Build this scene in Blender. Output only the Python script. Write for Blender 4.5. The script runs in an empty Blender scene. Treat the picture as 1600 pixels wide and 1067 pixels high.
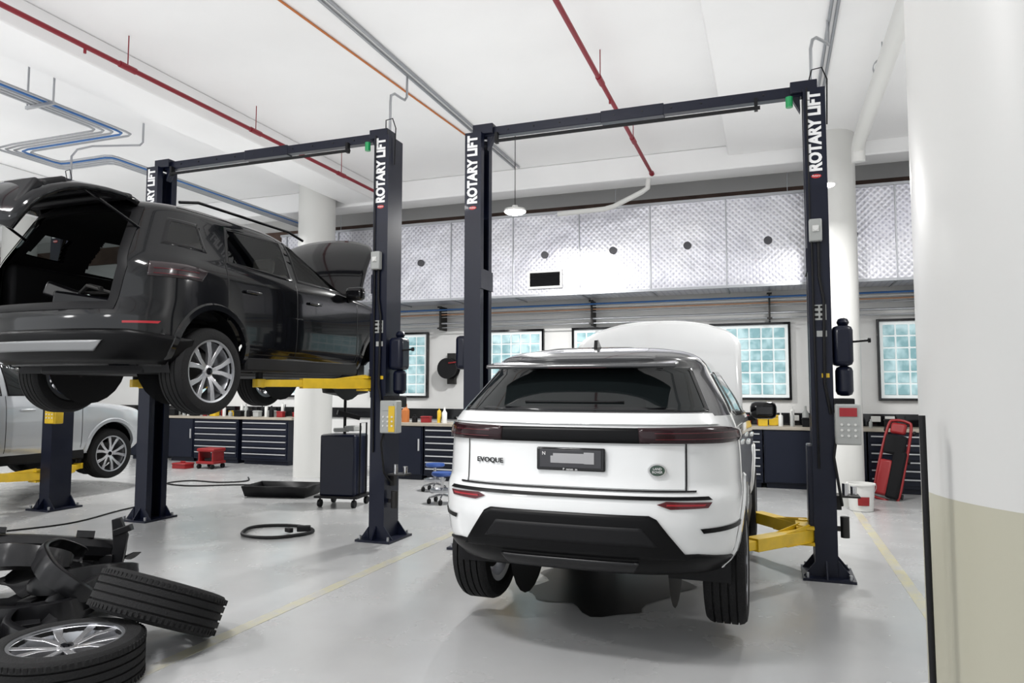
import bpy,bmesh,math,random
from mathutils import Vector,Matrix
random.seed(4)
rad=math.radians
SC=bpy.context.scene
COL=SC.collection
# ---------------- materials
def mat(name,c,rough=.5,metal=0,coat=0,emis=0,var=0,vscale=4,bump=0,bscale=40,spec=.5,ec=None):
    m=bpy.data.materials.new(name);m.use_nodes=True
    nt=m.node_tree;b=nt.nodes['Principled BSDF']
    b.inputs['Base Color'].default_value=(*c,1);b.inputs['Roughness'].default_value=rough
    b.inputs['Metallic'].default_value=metal;b.inputs['Coat Weight'].default_value=coat
    b.inputs['Coat Roughness'].default_value=.03
    b.inputs['Specular IOR Level'].default_value=spec
    if emis:
        b.inputs['Emission Color'].default_value=(*(ec or c),1);b.inputs['Emission Strength'].default_value=emis
    tc=nt.nodes.new('ShaderNodeTexCoord')
    if var:
        n=nt.nodes.new('ShaderNodeTexNoise');n.inputs['Scale'].default_value=vscale;n.inputs['Detail'].default_value=6
        r=nt.nodes.new('ShaderNodeValToRGB')
        r.color_ramp.elements[0].position=.3;r.color_ramp.elements[1].position=.7
        r.color_ramp.elements[0].color=(*[max(0,x*(1-var)) for x in c],1);r.color_ramp.elements[1].color=(*[min(1,x*(1+var*.6)) for x in c],1)
        nt.links.new(tc.outputs['Object'],n.inputs['Vector']);nt.links.new(n.outputs['Fac'],r.inputs['Fac']);nt.links.new(r.outputs['Color'],b.inputs['Base Color'])
    if bump:
        n=nt.nodes.new('ShaderNodeTexNoise');n.inputs['Scale'].default_value=bscale;n.inputs['Detail'].default_value=4
        p=nt.nodes.new('ShaderNodeBump');p.inputs['Strength'].default_value=bump;p.inputs['Distance'].default_value=.01
        nt.links.new(tc.outputs['Object'],n.inputs['Vector']);nt.links.new(n.outputs['Fac'],p.inputs['Height']);nt.links.new(p.outputs['Normal'],b.inputs['Normal'])
    return m
def glassmat(name,tint,base=.06):
    m=bpy.data.materials.new(name);m.use_nodes=True;nt=m.node_tree;nt.nodes.clear()
    o=nt.nodes.new('ShaderNodeOutputMaterial');mx=nt.nodes.new('ShaderNodeMixShader');t=nt.nodes.new('ShaderNodeBsdfTransparent');g=nt.nodes.new('ShaderNodeBsdfGlossy')
    t.inputs[0].default_value=(*tint,1);g.inputs['Roughness'].default_value=.02;g.inputs[0].default_value=(.9,.9,.9,1)
    mx.inputs[0].default_value=base
    nt.links.new(t.outputs[0],mx.inputs[1]);nt.links.new(g.outputs[0],mx.inputs[2]);nt.links.new(mx.outputs[0],o.inputs[0])
    return m
WHITE=mat('white_paint_wall',(.72,.72,.71),.6,var=.04,vscale=1.5,bump=.15,bscale=8)
CEIL=mat('ceiling_paint',(.90,.90,.90),.45,var=.03,vscale=.8,bump=.25,bscale=2)
NAVY=mat('navy_powder_coat',(.0035,.0055,.017),.38,coat=.1,spec=.3)
NAVY2=mat('navy_cabinet',(.005,.0075,.018),.4,spec=.28)
BLACK=mat('black_plastic',(.006,.006,.007),.5,bump=.1,bscale=300,spec=.22)
BLACKG=mat('satin_black_plastic',(.006,.006,.007),.3,spec=.35)
DEEP=mat('matte_black_trim',(.003,.003,.0035),.35,spec=.15)
GBLACK=mat('gloss_black',(.004,.004,.005),.12,coat=.35,spec=.25)
ROOFM=mat('dark_roof_paint',(.05,.05,.053),.2,coat=1)
RUB=mat('tyre_rubber',(.009,.009,.0095),.75,bump=.4,bscale=90,spec=.22)
UNDER=mat('underbody_metal',(.03,.029,.028),.55,metal=.5,var=.3)
YEL=mat('yellow_paint',(.66,.43,.012),.4,coat=.2,var=.15,vscale=9)
CHR=mat('chrome',(.6,.6,.61),.2,metal=1)
STEEL=mat('galvanised_steel',(.40,.41,.43),.35,metal=.9)
ALLOY=mat('alloy_silver',(.62,.62,.64),.25,metal=.85)
HANDLE=mat('drawer_handle_silver',(.52,.53,.54),.4,metal=.3)
RED=mat('red_pipe_paint',(.22,.006,.016),.4)
ORG=mat('orange_conduit',(.50,.16,.04),.5)
COP=mat('copper',(.50,.28,.17),.35,metal=.7)
BLUE=mat('blue_pipe',(.03,.13,.36),.4)
DBLUE=mat('dark_blue_vinyl',(.01,.05,.22),.5)
WPIPE=mat('white_pipe',(.70,.70,.68),.4)
CARW=mat('white_car_paint',(.72,.73,.73),.25,coat=1)
CARD=mat('near_black_car_paint',(.0035,.0038,.0048),.12,coat=.45,spec=.28)
CARS=mat('silver_car_paint',(.46,.48,.50),.25,metal=.3,coat=1)
LAMP=mat('tail_lamp_red',(.08,.007,.012),.2,coat=.3)
LAMP2=mat('tail_lamp_smoked',(.016,.004,.006),.15,coat=.25,spec=.25)
LAMP3=mat('tail_lamp_clear',(.022,.014,.016),.15,coat=.4)
REFL=mat('reflector_red',(.32,.012,.02),.25,coat=.3)
PGLASS=mat('privacy_glass',(.006,.008,.0085),.04,spec=.42)
GLASS=glassmat('tinted_glass',(.28,.31,.31),.06)
WTXT=mat('white_lettering',(.75,.75,.75),.5)
RTXT=mat('red_logo',(.45,.02,.02),.4)
GREYP=mat('grey_plastic',(.36,.37,.36),.45)
REDP=mat('red_plastic',(.25,.008,.010),.4)
SEATM=mat('beige_leather',(.5,.45,.38),.6)
SEATB=mat('black_fabric',(.008,.008,.009),.8,spec=.2)
WHP=mat('white_plastic',(.66,.66,.64),.4)
GRN=mat('green_plastic',(.01,.25,.08),.3,emis=.1)
BROWN=mat('brown_timber',(.10,.06,.045),.7,var=.3)
WORK=mat('worktop_laminate',(.38,.34,.28),.4,var=.1)
BGRN=mat('badge_green',(.006,.040,.022),.3,coat=1)
LENS=mat('led_lens',(1,1,1),.3,emis=30)
# ---------------- mesh builder
class M:
    def __init__(s): s.v=[];s.f=[]
    def add(s,vs,fs):
        n=len(s.v);s.v+=[tuple(v) for v in vs];s.f+=[[i+n for i in f] for f in fs];return s
    def box(s,x0,x1,y0,y1,z0,z1,mx=None):
        vs=[Vector((x,y,z)) for x in(x0,x1) for y in(y0,y1) for z in(z0,z1)]
        if mx: vs=[mx@v for v in vs]
        return s.add(vs,[(0,1,3,2),(4,6,7,5),(0,4,5,1),(2,3,7,6),(0,2,6,4),(1,5,7,3)])
    def bc(s,c,d,rot=(0,0,0)):
        mx=Matrix.Translation(c)@Matrix.Rotation(rad(rot[2]),4,'Z')@Matrix.Rotation(rad(rot[1]),4,'Y')@Matrix.Rotation(rad(rot[0]),4,'X')
        return s.box(-d[0]/2,d[0]/2,-d[1]/2,d[1]/2,-d[2]/2,d[2]/2,mx)
    def cyl(s,p0,p1,r0,r1=None,n=16):
        if r1 is None:r1=r0
        p0=Vector(p0);p1=Vector(p1);d=(p1-p0).normalized();q=d.to_track_quat('Z','Y')
        vs=[];
        for p,r in((p0,r0),(p1,r1)):
            for i in range(n):
                a=2*math.pi*i/n;vs.append(p+q@Vector((r*math.cos(a),r*math.sin(a),0)))
        fs=[(i,(i+1)%n,n+(i+1)%n,n+i) for i in range(n)]+[tuple(range(n))[::-1],tuple(range(n,2*n))]
        return s.add(vs,fs)
    def tube(s,pts,r,n=8,closed=False):
        pts=[Vector(p) for p in pts];N=len(pts);vs=[];q=None
        for i,p in enumerate(pts):
            if closed: d=pts[(i+1)%N]-pts[i-1]
            else: d=pts[min(i+1,N-1)]-pts[max(i-1,0)]
            d.normalize()
            if q is None:q=d.to_track_quat('Z','Y')
            else:
                z=q@Vector((0,0,1));q=z.rotation_difference(d)@q
            for k in range(n):
                a=2*math.pi*k/n;vs.append(p+q@Vector((r*math.cos(a),r*math.sin(a),0)))
        fs=[]
        for i in range(N if closed else N-1):
            j=(i+1)%N
            for k in range(n): fs.append((i*n+k,i*n+(k+1)%n,j*n+(k+1)%n,j*n+k))
        if not closed: fs+=[tuple(range(n))[::-1],tuple(range((N-1)*n,N*n))]
        return s.add(vs,fs)
    def lathe(s,prof,n=32,axis='z',mx=None,closed=False):
        vs=[];
        for i in range(n):
            a=2*math.pi*i/n;c,d=math.cos(a),math.sin(a)
            for r,h in prof:
                v=Vector((r*c,r*d,h)) if axis=='z' else (Vector((h,r*c,r*d)) if axis=='x' else Vector((r*c,h,r*d)))
                vs.append(mx@v if mx else v)
        m=len(prof);fs=[]
        for i in range(n):
            j=(i+1)%n
            for k in range(m if closed else m-1):
                l=(k+1)%m;fs.append((i*m+k,j*m+k,j*m+l,i*m+l))
        return s.add(vs,fs)
    def grid(s,rows):
        m=len(rows[0]);vs=[p for r in rows for p in r]
        return s.add(vs,[(i*m+j,i*m+j+1,(i+1)*m+j+1,(i+1)*m+j) for i in range(len(rows)-1) for j in range(m-1)])
    def prism(s,poly,a,b,f):
        n=len(poly);vs=[f(p[0],p[1],a) for p in poly]+[f(p[0],p[1],b) for p in poly]
        return s.add(vs,[(i,(i+1)%n,n+(i+1)%n,n+i) for i in range(n)]+[tuple(range(n))[::-1],tuple(range(n,2*n))])
    def pieces(s):
        par=list(range(len(s.v)))
        def fd(i):
            while par[i]!=i: par[i]=par[par[i]];i=par[i]
            return i
        for f in s.f:
            a=fd(f[0])
            for j in f[1:]: par[fd(j)]=a
        g={}
        for f in s.f: g.setdefault(fd(f[0]),[]).append(f)
        out=[]
        for fs in g.values():
            mp={};m=M()
            for f in fs:
                for i in f:
                    if i not in mp: mp[i]=len(m.v);m.v.append(s.v[i])
                m.f.append([mp[i] for i in f])
            out.append(m)
        return out
    def mesh(s,name,m,ang=40):
        me=bpy.data.meshes.new(name);me.from_pydata(s.v,[],s.f);me.materials.append(m)
        bm=bmesh.new();bm.from_mesh(me);bmesh.ops.recalc_face_normals(bm,faces=bm.faces);bm.to_mesh(me);bm.free()
        me.polygons.foreach_set('use_smooth',[True]*len(me.polygons));me.set_sharp_from_angle(angle=rad(ang));return me
    def obj(s,name,m,parent=None,loc=(0,0,0),rot=(0,0,0),bev=0,solid=0,label=None,cat=None,kind=None,group=None,ang=40,split=False):
        if split:
            for q in s.pieces(): o=q.obj(name,m,parent,loc,rot,bev,solid,label,cat,kind,group,ang)
            return o
        o=bpy.data.objects.new(name,s.mesh(name,m,ang));COL.objects.link(o)
        o.location=loc;o.rotation_euler=[rad(a) for a in rot]
        if parent:o.parent=parent
        if solid:
            k=o.modifiers.new('s','SOLIDIFY');k.thickness=solid;k.offset=-1
        if bev:
            k=o.modifiers.new('b','BEVEL');k.width=bev;k.segments=2;k.limit_method='ANGLE'
        tag(o,label,cat,kind,group);return o
def tag(o,label=None,cat=None,kind=None,group=None):
    if label:o['label']=label
    if cat:o['category']=cat
    if kind:o['kind']=kind
    if group:o['group']=group
def empty(name,label,cat,loc=(0,0,0),rot=(0,0,0),group=None):
    o=bpy.data.objects.new(name,None);COL.objects.link(o);o.location=loc;o.rotation_euler=[rad(a) for a in rot];o.empty_display_size=.1
    tag(o,label,cat,None,group);return o
def text(name,body,size,m,parent,mx,ext=.001,off=0,sx=1):
    c=bpy.data.curves.new(name,'FONT');c.body=body;c.size=size;c.extrude=ext;c.offset=off;c.align_x='CENTER';c.align_y='CENTER';c.resolution_u=3
    t=bpy.data.objects.new('t',c);COL.objects.link(t);bpy.context.view_layer.update()
    me=bpy.data.meshes.new_from_object(t);bpy.data.objects.remove(t);me.materials.clear();me.materials.append(m)
    me.transform(mx@Matrix.Diagonal((sx,1,1,1)))
    o=bpy.data.objects.new(name,me);COL.objects.link(o);o.parent=parent;return o
FRONT=lambda x,y,z: Matrix.Translation((x,y,z))@Matrix.Rotation(rad(90),4,'X')
def VERT(x,y,z): return Matrix.Translation((x,y,z))@Matrix(((0,-1,0,0),(0,0,-1,0),(1,0,0,0),(0,0,0,1)))
# ---------------- room
fm=bpy.data.materials.new('floor_epoxy');fm.use_nodes=True;nt=fm.node_tree;b=nt.nodes['Principled BSDF'];b.inputs['Roughness'].default_value=.3
tc=nt.nodes.new('ShaderNodeTexCoord')
def noise(sc,det,ro=.6,dist=0,vec=None):
    n=nt.nodes.new('ShaderNodeTexNoise');n.inputs['Scale'].default_value=sc;n.inputs['Detail'].default_value=det;n.inputs['Roughness'].default_value=ro;n.inputs['Distortion'].default_value=dist
    nt.links.new(vec or tc.outputs['Object'],n.inputs['Vector']);return n.outputs['Fac']
def ramp(src,p0,p1,c0,c1):
    r=nt.nodes.new('ShaderNodeValToRGB');r.color_ramp.elements[0].position=p0;r.color_ramp.elements[1].position=p1
    r.color_ramp.elements[0].color=(*c0,1);r.color_ramp.elements[1].color=(*c1,1);nt.links.new(src,r.inputs['Fac']);return r.outputs['Color']
def mul(a,c):
    x=nt.nodes.new('ShaderNodeMix');x.data_type='RGBA';x.blend_type='MULTIPLY';x.inputs['Factor'].default_value=1;nt.links.new(a,x.inputs['A']);nt.links.new(c,x.inputs['B']);return x.outputs['Result']
base=ramp(noise(.5,3),.3,.7,(.375,.38,.385),(.41,.412,.412))
c=mul(base,ramp(noise(1.5,8,.65,.2),.25,.6,(.94,.937,.93),(1,1,1)))
c=mul(c,ramp(noise(30,3,.7),.20,.26,(.62,.61,.60),(1,1,1)))
nt.links.new(c,b.inputs['Base Color'])
rr_=ramp(noise(2,4),.3,.7,(.20,.20,.20),(.30,.30,.30));nt.links.new(rr_,b.inputs['Roughness'])
M().box(-20,4.5,-4,12.8,-.1,0).obj('floor',fm,kind='structure')
M().box(-20,4.5,-4,12.8,5.3,5.4).obj('ceiling',CEIL,kind='structure')
M().box(-20,4.5,12.7,12.9,0,5.3).obj('wall_back',WHITE,kind='structure')
M().box(4.5,4.6,-4,12.8,0,5.3).obj('wall_right',WHITE,kind='structure')
M().box(-20.1,-20,-4,12.8,0,5.3).obj('wall_left',WHITE,kind='structure')
M().box(-.55,4.5,-4,11.2,5.14,5.3).obj('trim_1',CEIL,kind='structure',bev=.02)
M().box(-7.4,-6.7,-4,11.2,4.98,5.3).obj('trim_2',CEIL,kind='structure',bev=.02)
M().box(-20,4.5,11.2,11.7,4.93,5.3).obj('trim_3',CEIL,kind='structure',bev=.02)
M().box(-20,4.5,12.62,12.7,4.55,4.95).obj('trim_4',BROWN,kind='structure')
M().box(-20,4.5,12.66,12.7,.97,1.17).obj('trim_5',GBLACK,kind='structure')
M().box(-12.6,-12.0,-4,11.2,5.0,5.3).obj('trim_6',CEIL,kind='structure',bev=.02)
nt=None
def linemat(name,cc):
    global nt,tc
    m=bpy.data.materials.new(name);m.use_nodes=True;nt=m.node_tree;b=nt.nodes['Principled BSDF'];b.inputs['Roughness'].default_value=.3
    tc=nt.nodes.new('ShaderNodeTexCoord');nt.links.new(ramp(noise(4,8,.75),.40,.56,(.395,.395,.39),cc),b.inputs['Base Color']);return m
M().box(-3.31,-3.21,-2,8.2,0,.002).obj('trim_7',linemat('worn_yellow_line',(.44,.42,.31)),kind='structure')
M().box(.95,1.04,-2,11.5,0,.002).obj('trim_8',linemat('faded_yellow_line',(.46,.43,.28)),kind='structure')
# windows
gb=bpy.data.materials.new('glass_block');gb.use_nodes=True;nt=gb.node_tree;b=nt.nodes['Principled BSDF']
tc=nt.nodes.new('ShaderNodeTexCoord')
col=ramp(noise(5,2,.5,.3),.35,.65,(.19,.35,.38),(.44,.61,.64));nt.links.new(col,b.inputs['Base Color']);nt.links.new(col,b.inputs['Emission Color'])
b.inputs['Emission Strength'].default_value=.40;b.inputs['Roughness'].default_value=.1
MORT=mat('mortar',(.74,.78,.78),.5,emis=.25)
for i,(a,c) in enumerate([(-7.63,-6.41),(-5.25,-4.01),(-3.39,-2.17),(-.95,.28),(1.64,2.86),(-10.1,-8.9),(-12.6,-11.4)]):
    m=M();z0,z1=1.42,2.64
    m.box(a-.04,a,12.63,12.71,z0-.04,z1+.04).box(c,c+.04,12.63,12.71,z0-.04,z1+.04).box(a,c,12.63,12.71,z0-.04,z0).box(a,c,12.63,12.71,z1,z1+.04)
    f=m.obj('window_%d'%(i+1),GBLACK,kind='structure',bev=.004)
    M().box(a,c,12.672,12.7,z0,z1).obj('mortar',MORT,f)
    m=M();N=6;aa,cc_=a+.04,c-.04;s=(cc_-aa)/N;t=(z1-z0-.08)/N
    for p in range(N):
        for q in range(N):
            m.box(aa+p*s+.013,aa+(p+1)*s-.013,12.655,12.68,z0+.04+q*t+.013,z0+.04+(q+1)*t-.013)
    m.obj('glass_block_pane',gb,f,bev=.01)
# round columns
cm=bpy.data.materials.new('two_tone_column');cm.use_nodes=True;nt=cm.node_tree;b=nt.nodes['Principled BSDF'];b.inputs['Roughness'].default_value=.35
g=nt.nodes.new('ShaderNodeNewGeometry');sp=nt.nodes.new('ShaderNodeSeparateXYZ');mt=nt.nodes.new('ShaderNodeMath');mt.operation='GREATER_THAN';mt.inputs[1].default_value=1.34
mx=nt.nodes.new('ShaderNodeMix');mx.data_type='RGBA';mx.inputs['A'].default_value=(.33,.32,.255,1);mx.inputs['B'].default_value=(.45,.45,.44,1)
nt.links.new(g.outputs['Position'],sp.inputs[0]);nt.links.new(sp.outputs['Z'],mt.inputs[0]);nt.links.new(mt.outputs[0],mx.inputs['Factor']);nt.links.new(mx.outputs['Result'],b.inputs['Base Color'])
CW=mat('white_column_paint',(.66,.66,.64),.4)
for (x,y,r_,l,mm,h) in [(.72,1.73,.42,'thick round concrete column, white above and beige below',cm,5.14),(.84,10.85,.33,'round white concrete column near the air duct',CW,5.14),(-7.75,10.85,.33,'round white concrete column beside a workbench',CW,5.3),(-15.5,10.85,.33,'round white concrete column near the long bench',CW,5.3)]:
    M().lathe([(0,0),(r_,0),(r_,h),(0,h)],64).obj('round_column',mm,loc=(x,y,0),label=l,cat='column')
M().tube([(0,0,0),(.004,0,.7),(0,0,1.50)],.006,10).obj('steel_rod',BLACK,loc=(.278,1.60,0),label='thin black rod standing upright against the round column',cat='rod')
# duct
dm=bpy.data.materials.new('perforated_foil');dm.use_nodes=True;nt=dm.node_tree;b=nt.nodes['Principled BSDF'];b.inputs['Metallic'].default_value=.75;b.inputs['Roughness'].default_value=.33
tc=nt.nodes.new('ShaderNodeTexCoord');mp=nt.nodes.new('ShaderNodeMapping');mp.inputs['Rotation'].default_value=(0,rad(45),0);mp.inputs['Scale'].default_value=(15,0,15)
vo=nt.nodes.new('ShaderNodeTexVoronoi');vo.inputs['Randomness'].default_value=0;vo.inputs['Scale'].default_value=1
nt.links.new(tc.outputs['Object'],mp.inputs[0]);nt.links.new(mp.outputs[0],vo.inputs['Vector'])
nt.links.new(mul(ramp(vo.outputs['Distance'],.10,.34,(.48,.48,.54),(.74,.74,.77)),ramp(noise(1.2,3),.3,.7,(.80,.80,.84),(1,1,1))),b.inputs['Base Color'])
nz=nt.nodes.new('ShaderNodeTexNoise');nz.inputs['Scale'].default_value=2.2;nz.inputs['Detail'].default_value=3;bp=nt.nodes.new('ShaderNodeBump');bp.inputs['Strength'].default_value=.6;bp.inputs['Distance'].default_value=.05
nt.links.new(tc.outputs['Object'],nz.inputs['Vector']);nt.links.new(nz.outputs['Fac'],bp.inputs['Height'])
b2=nt.nodes.new('ShaderNodeBump');b2.inputs['Strength'].default_value=.5;b2.inputs['Distance'].default_value=.01;nt.links.new(vo.outputs['Distance'],b2.inputs['Height']);nt.links.new(bp.outputs['Normal'],b2.inputs['Normal']);nt.links.new(b2.outputs['Normal'],b.inputs['Normal'])
D=empty('air_duct','long silver foil-faced rectangular air duct along the wall','air duct',(-2.4,12,3.9))
M().box(-6.8,6.8,-.3,.45,-.72,.70).obj('duct_body',dm,D,bev=.01)
m=M();
for k in range(12): 
    x=-6.66+k*1.205;m.box(x-.010,x+.010,-.32,.46,-.74,.72)
m.obj('seam_flange',STEEL,D,split=True)
M().box(-6.8,6.8,-.335,-.29,-.74,-.70).box(-6.8,6.8,-.335,-.29,.69,.73).obj('edge_flange',STEEL,D,split=True)
CAPM=mat('cap_grey',(.07,.07,.08),.5)
for x in(-4.86,-3.65,-1.25,-.05,1.17,2.4,3.61,4.8): M().cyl((x,-.34,-.02),(x,-.29,-.02),.062,n=20).obj('access_cap',CAPM,D)
g=M().bc((-1.24,-.32,-.45),(.62,.05,.32)).obj('vent_frame',WHP,D,bev=.01)
m=M()
for k in range(9): m.bc((-1.24,-.35,-.55+k*.025),(.54,.02,.016),(35,0,0))
m.bc((-1.24,-.345,-.45),(.54,.006,.24));m.obj('vent_grille',BLACK,g)
for k in range(5): M().cyl((-5.4+k*2.7,-.31,.72),(-5.4+k*2.7,-.31,1.03),.006,n=6).obj('hanger_rod',STEEL,D)
# wall pipes
def pipe(name,pts,r,m,label,cat='pipe',group=None,n=10):
    p0=Vector(pts[0]);return M().tube([Vector(p)-p0 for p in pts],r,n).obj(name,m,loc=p0,label=label,cat=cat,group=group)
for nm,y,z,r_,m_,l in (('air_pipe',12.4,3.08,.017,BLUE,'blue compressed air pipe running along the wall'),('copper_pipe',12.45,2.99,.013,COP,'thin copper pipe running along the wall'),('steel_pipe',12.45,2.94,.010,STEEL,'thin galvanised steel pipe running along the wall'),('steel_pipe',12.45,2.82,.02,STEEL,'galvanised steel pipe running along the wall'),('steel_pipe',12.47,2.74,.012,STEEL,'thin galvanised steel pipe running along the wall'),('steel_pipe',12.45,3.04,.012,WPIPE,'thin white pipe running along the wall')):
    pipe(nm,[(-9,y,z),(4.4,y,z)],r_,m_,l)
for x in(-6,-3,0,2.2): M().box(-.015,.015,-.02,.29,-.29,.17).box(-.04,.04,-.05,-.02,.14,.17).box(-.04,.04,-.05,-.02,-.27,-.24).obj('pipe_bracket',UNDER,loc=(x,12.42,2.98),label='dark steel pipe bracket fixed to the wall',cat='bracket',group='wall pipe brackets')
# ceiling pipes
def red(x,y1,lab):
    e=empty('sprinkler_pipe',lab,'pipe',(x,0,4.95))
    M().cyl((0,-3,0),(0,y1,0),.026,n=12).obj('pipe_run',RED,e)
    for y in range(-1,int(y1),2):
        M().cyl((0,y+.5,0),(0,y+.5,.35),.006,n=6).cyl((0,y+.4,0),(0,y+.6,0),.034,n=12).obj('hanger',RED,e)
    M().cyl((0,y1-.03,0),(0,y1+.02,0),.04,n=12).obj('coupling',RED,e)
    for y in range(2,int(y1),3): M().cyl((0,y,-.07),(0,y,0),.014,n=8).obj('sprinkler_head',RED,e)
red(-1.7,11.1,'dark red sprinkler pipe hung under the ceiling above the white car')
red(-6.35,11.1,'dark red sprinkler pipe hung under the ceiling along the beam')
for x in(-4.0,-3.92): pipe('conduit',[(x,-3,5.28),(x,11.1,5.28)],.018,STEEL,'grey steel conduit fixed under the ceiling')
pipe('conduit',[(-4.55,-3,5.287),(-4.40,5,5.287),(-4.15,9.5,5.287)],.012,ORG,'thin orange conduit fixed under the ceiling')
for x in(.60,.66): pipe('conduit',[(x,-3,5.12),(x,11.1,5.12)],.016,STEEL,'grey steel conduit fixed under the ceiling')
e=empty('drain_pipe','large white drain pipe hung under the ceiling','pipe',(1.17,0,4.9))
M().tube([(0,-3,0),(-.02,9.2,-.08),(-.02,10.1,-.1),(-.02,10.25,-.16),(-.02,10.27,-.33)],.085,20).obj('pipe_run',WPIPE,e)
for y in(2,5,8): M().tube([(-.02,y,.0),(-.02,y,.25)],.006).lathe([(.086,-.02),(.094,-.02),(.094,.02),(.086,.02)],20,'y',Matrix.Translation((-.02,y,-.03)),True).obj('hanger',STEEL,e)
pipe('drain_pipe',[(-3.3,11.3,4.48),(-2.5,11.3,4.50),(-2.35,11.3,4.53),(-1.9,11.3,4.72),(-1.8,11.3,4.78),(-1.78,11.3,4.95)],.04,WPIPE,'short white drain pipe rising to the ceiling beam',n=14)
def drop(x,y,H,zt,dx): 
    pipe('power_conduit',[(x,y+.02,H+.11),(x,y+.02,H+.42),(x+dx*.1,y+.06,H+.52),(x+dx*.3,y+.2,H+.60),(x+dx*.8,y+.5,H+.68),(x+dx,y+.65,H+.72),(x+dx,y+.7,H+.78),(x+dx,y+.7,zt)],.014,STEEL,'bent grey conduit dropping from ceiling to lift column')
for k in range(5):
    d=.07*k;b_=k==1
    pipe('air_pipe' if b_ else 'steel_pipe',[(-7.5-d,-3,4.75),(-7.5-d,6.5-d,4.75),(-7.52-d,6.59-d,4.75),(-7.60-d,6.63-d,4.75),(-9.3,6.63-d,4.75),(-9.38-d*.9,6.66-d,4.75),(-9.4-d,6.74-d,4.75),(-9.4-d,7.0+d,4.75),(-9.38-d*.9,7.08+d,4.75),(-9.3,7.1+d,4.75),(-8.56-d,7.1+d,4.75),(-8.47-d,7.14+d,4.75),(-8.45-d,7.22+d,4.75),(-8.45-d,12.3,4.75)],.014,BLUE if b_ else STEEL,('blue' if b_ else 'steel')+' pipe looping in a U shape beneath the ceiling',group='looped ceiling pipes')
for y in(3,5.5): M().box(-.22,.22,-.015,.015,-.035,0).box(-.21,-.20,-.01,.01,0,.57).box(.20,.21,-.01,.01,0,.57).obj('pipe_bracket',STEEL,loc=(-7.64,y,4.735),label='steel trapeze bracket holding the looped ceiling pipes',cat='bracket')
# highbay lamps
def highbay(x,y,z,pw,s=1):
    e=empty('high_bay_lamp','flat white LED high bay lamp hanging from the ceiling','lamp',(x,y,z),group='high bay lamps')
    q=Matrix.Scale(s,4)
    M().lathe([(0,.10),(.04,.10),(.05,.06),(.15,.045),(.16,.01),(.0,.01)],28,'z',q).obj('housing',WHP,e)
    M().lathe([(0,-.02),(.12,-.018),(.15,.0),(.15,.01),(0,.01)],28,'z',q).obj('lens',LENS,e)
    M().cyl((0,0,.05),(0,0,5.3-z-(.16 if x>-.55 else 0)),.006,n=6).obj('cable',BLACK,e)
    l=bpy.data.lights.new('lamp_light','AREA');l.shape='DISK';l.size=.3;l.energy=pw;l.color=(1,.99,.97);l.spread=rad(175)
    o=bpy.data.objects.new('lamp_light',l);COL.objects.link(o);o.parent=e;o.location=(0,0,-.03)
highbay(-3.45,9.6,4.12,210)
highbay(.66,9.0,3.95,110,.6)
highbay(-9.6,9.3,4.45,190)
highbay(-14,6,4.3,200)
def area(x,y,z,sx,sy,p,up=False):
    l=bpy.data.lights.new('unseen_area_light','AREA');l.shape='RECTANGLE';l.size=sx;l.size_y=sy;l.energy=p;l.color=(1,.99,.98)
    o=bpy.data.objects.new('unseen_area_light',l);COL.objects.link(o);o.location=(x,y,z)
    if up:o.rotation_euler=(math.pi,0,0)
for x,y,p in [(-6.2,.5,210),(-2.6,1.8,190),(3,6,75),(-12,2,210)]: area(x,y,5.1,1.4,.5,p)  # unseen overhead area lights, no fixture modelled
for x,y,p in [(-2.4,6.0,62),(-7.3,6.0,62),(-12.2,6,55),(1.9,6.5,38)]: area(x,y,3.3,4.6,6.5,p,True)  # added up-facing fill panels, unseen from below, to brighten the ceiling
for (x,y,z,p) in [(-5,-2.5,3.6,170),(-10,-2,3.6,170)]:  # added fill points behind the camera
    l=bpy.data.lights.new('unseen_fill_light','POINT');l.shadow_soft_size=.5;l.energy=p;l.color=(1,.99,.98)
    o=bpy.data.objects.new('unseen_fill_light',l);COL.objects.link(o);o.location=(x,y,z)
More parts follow.
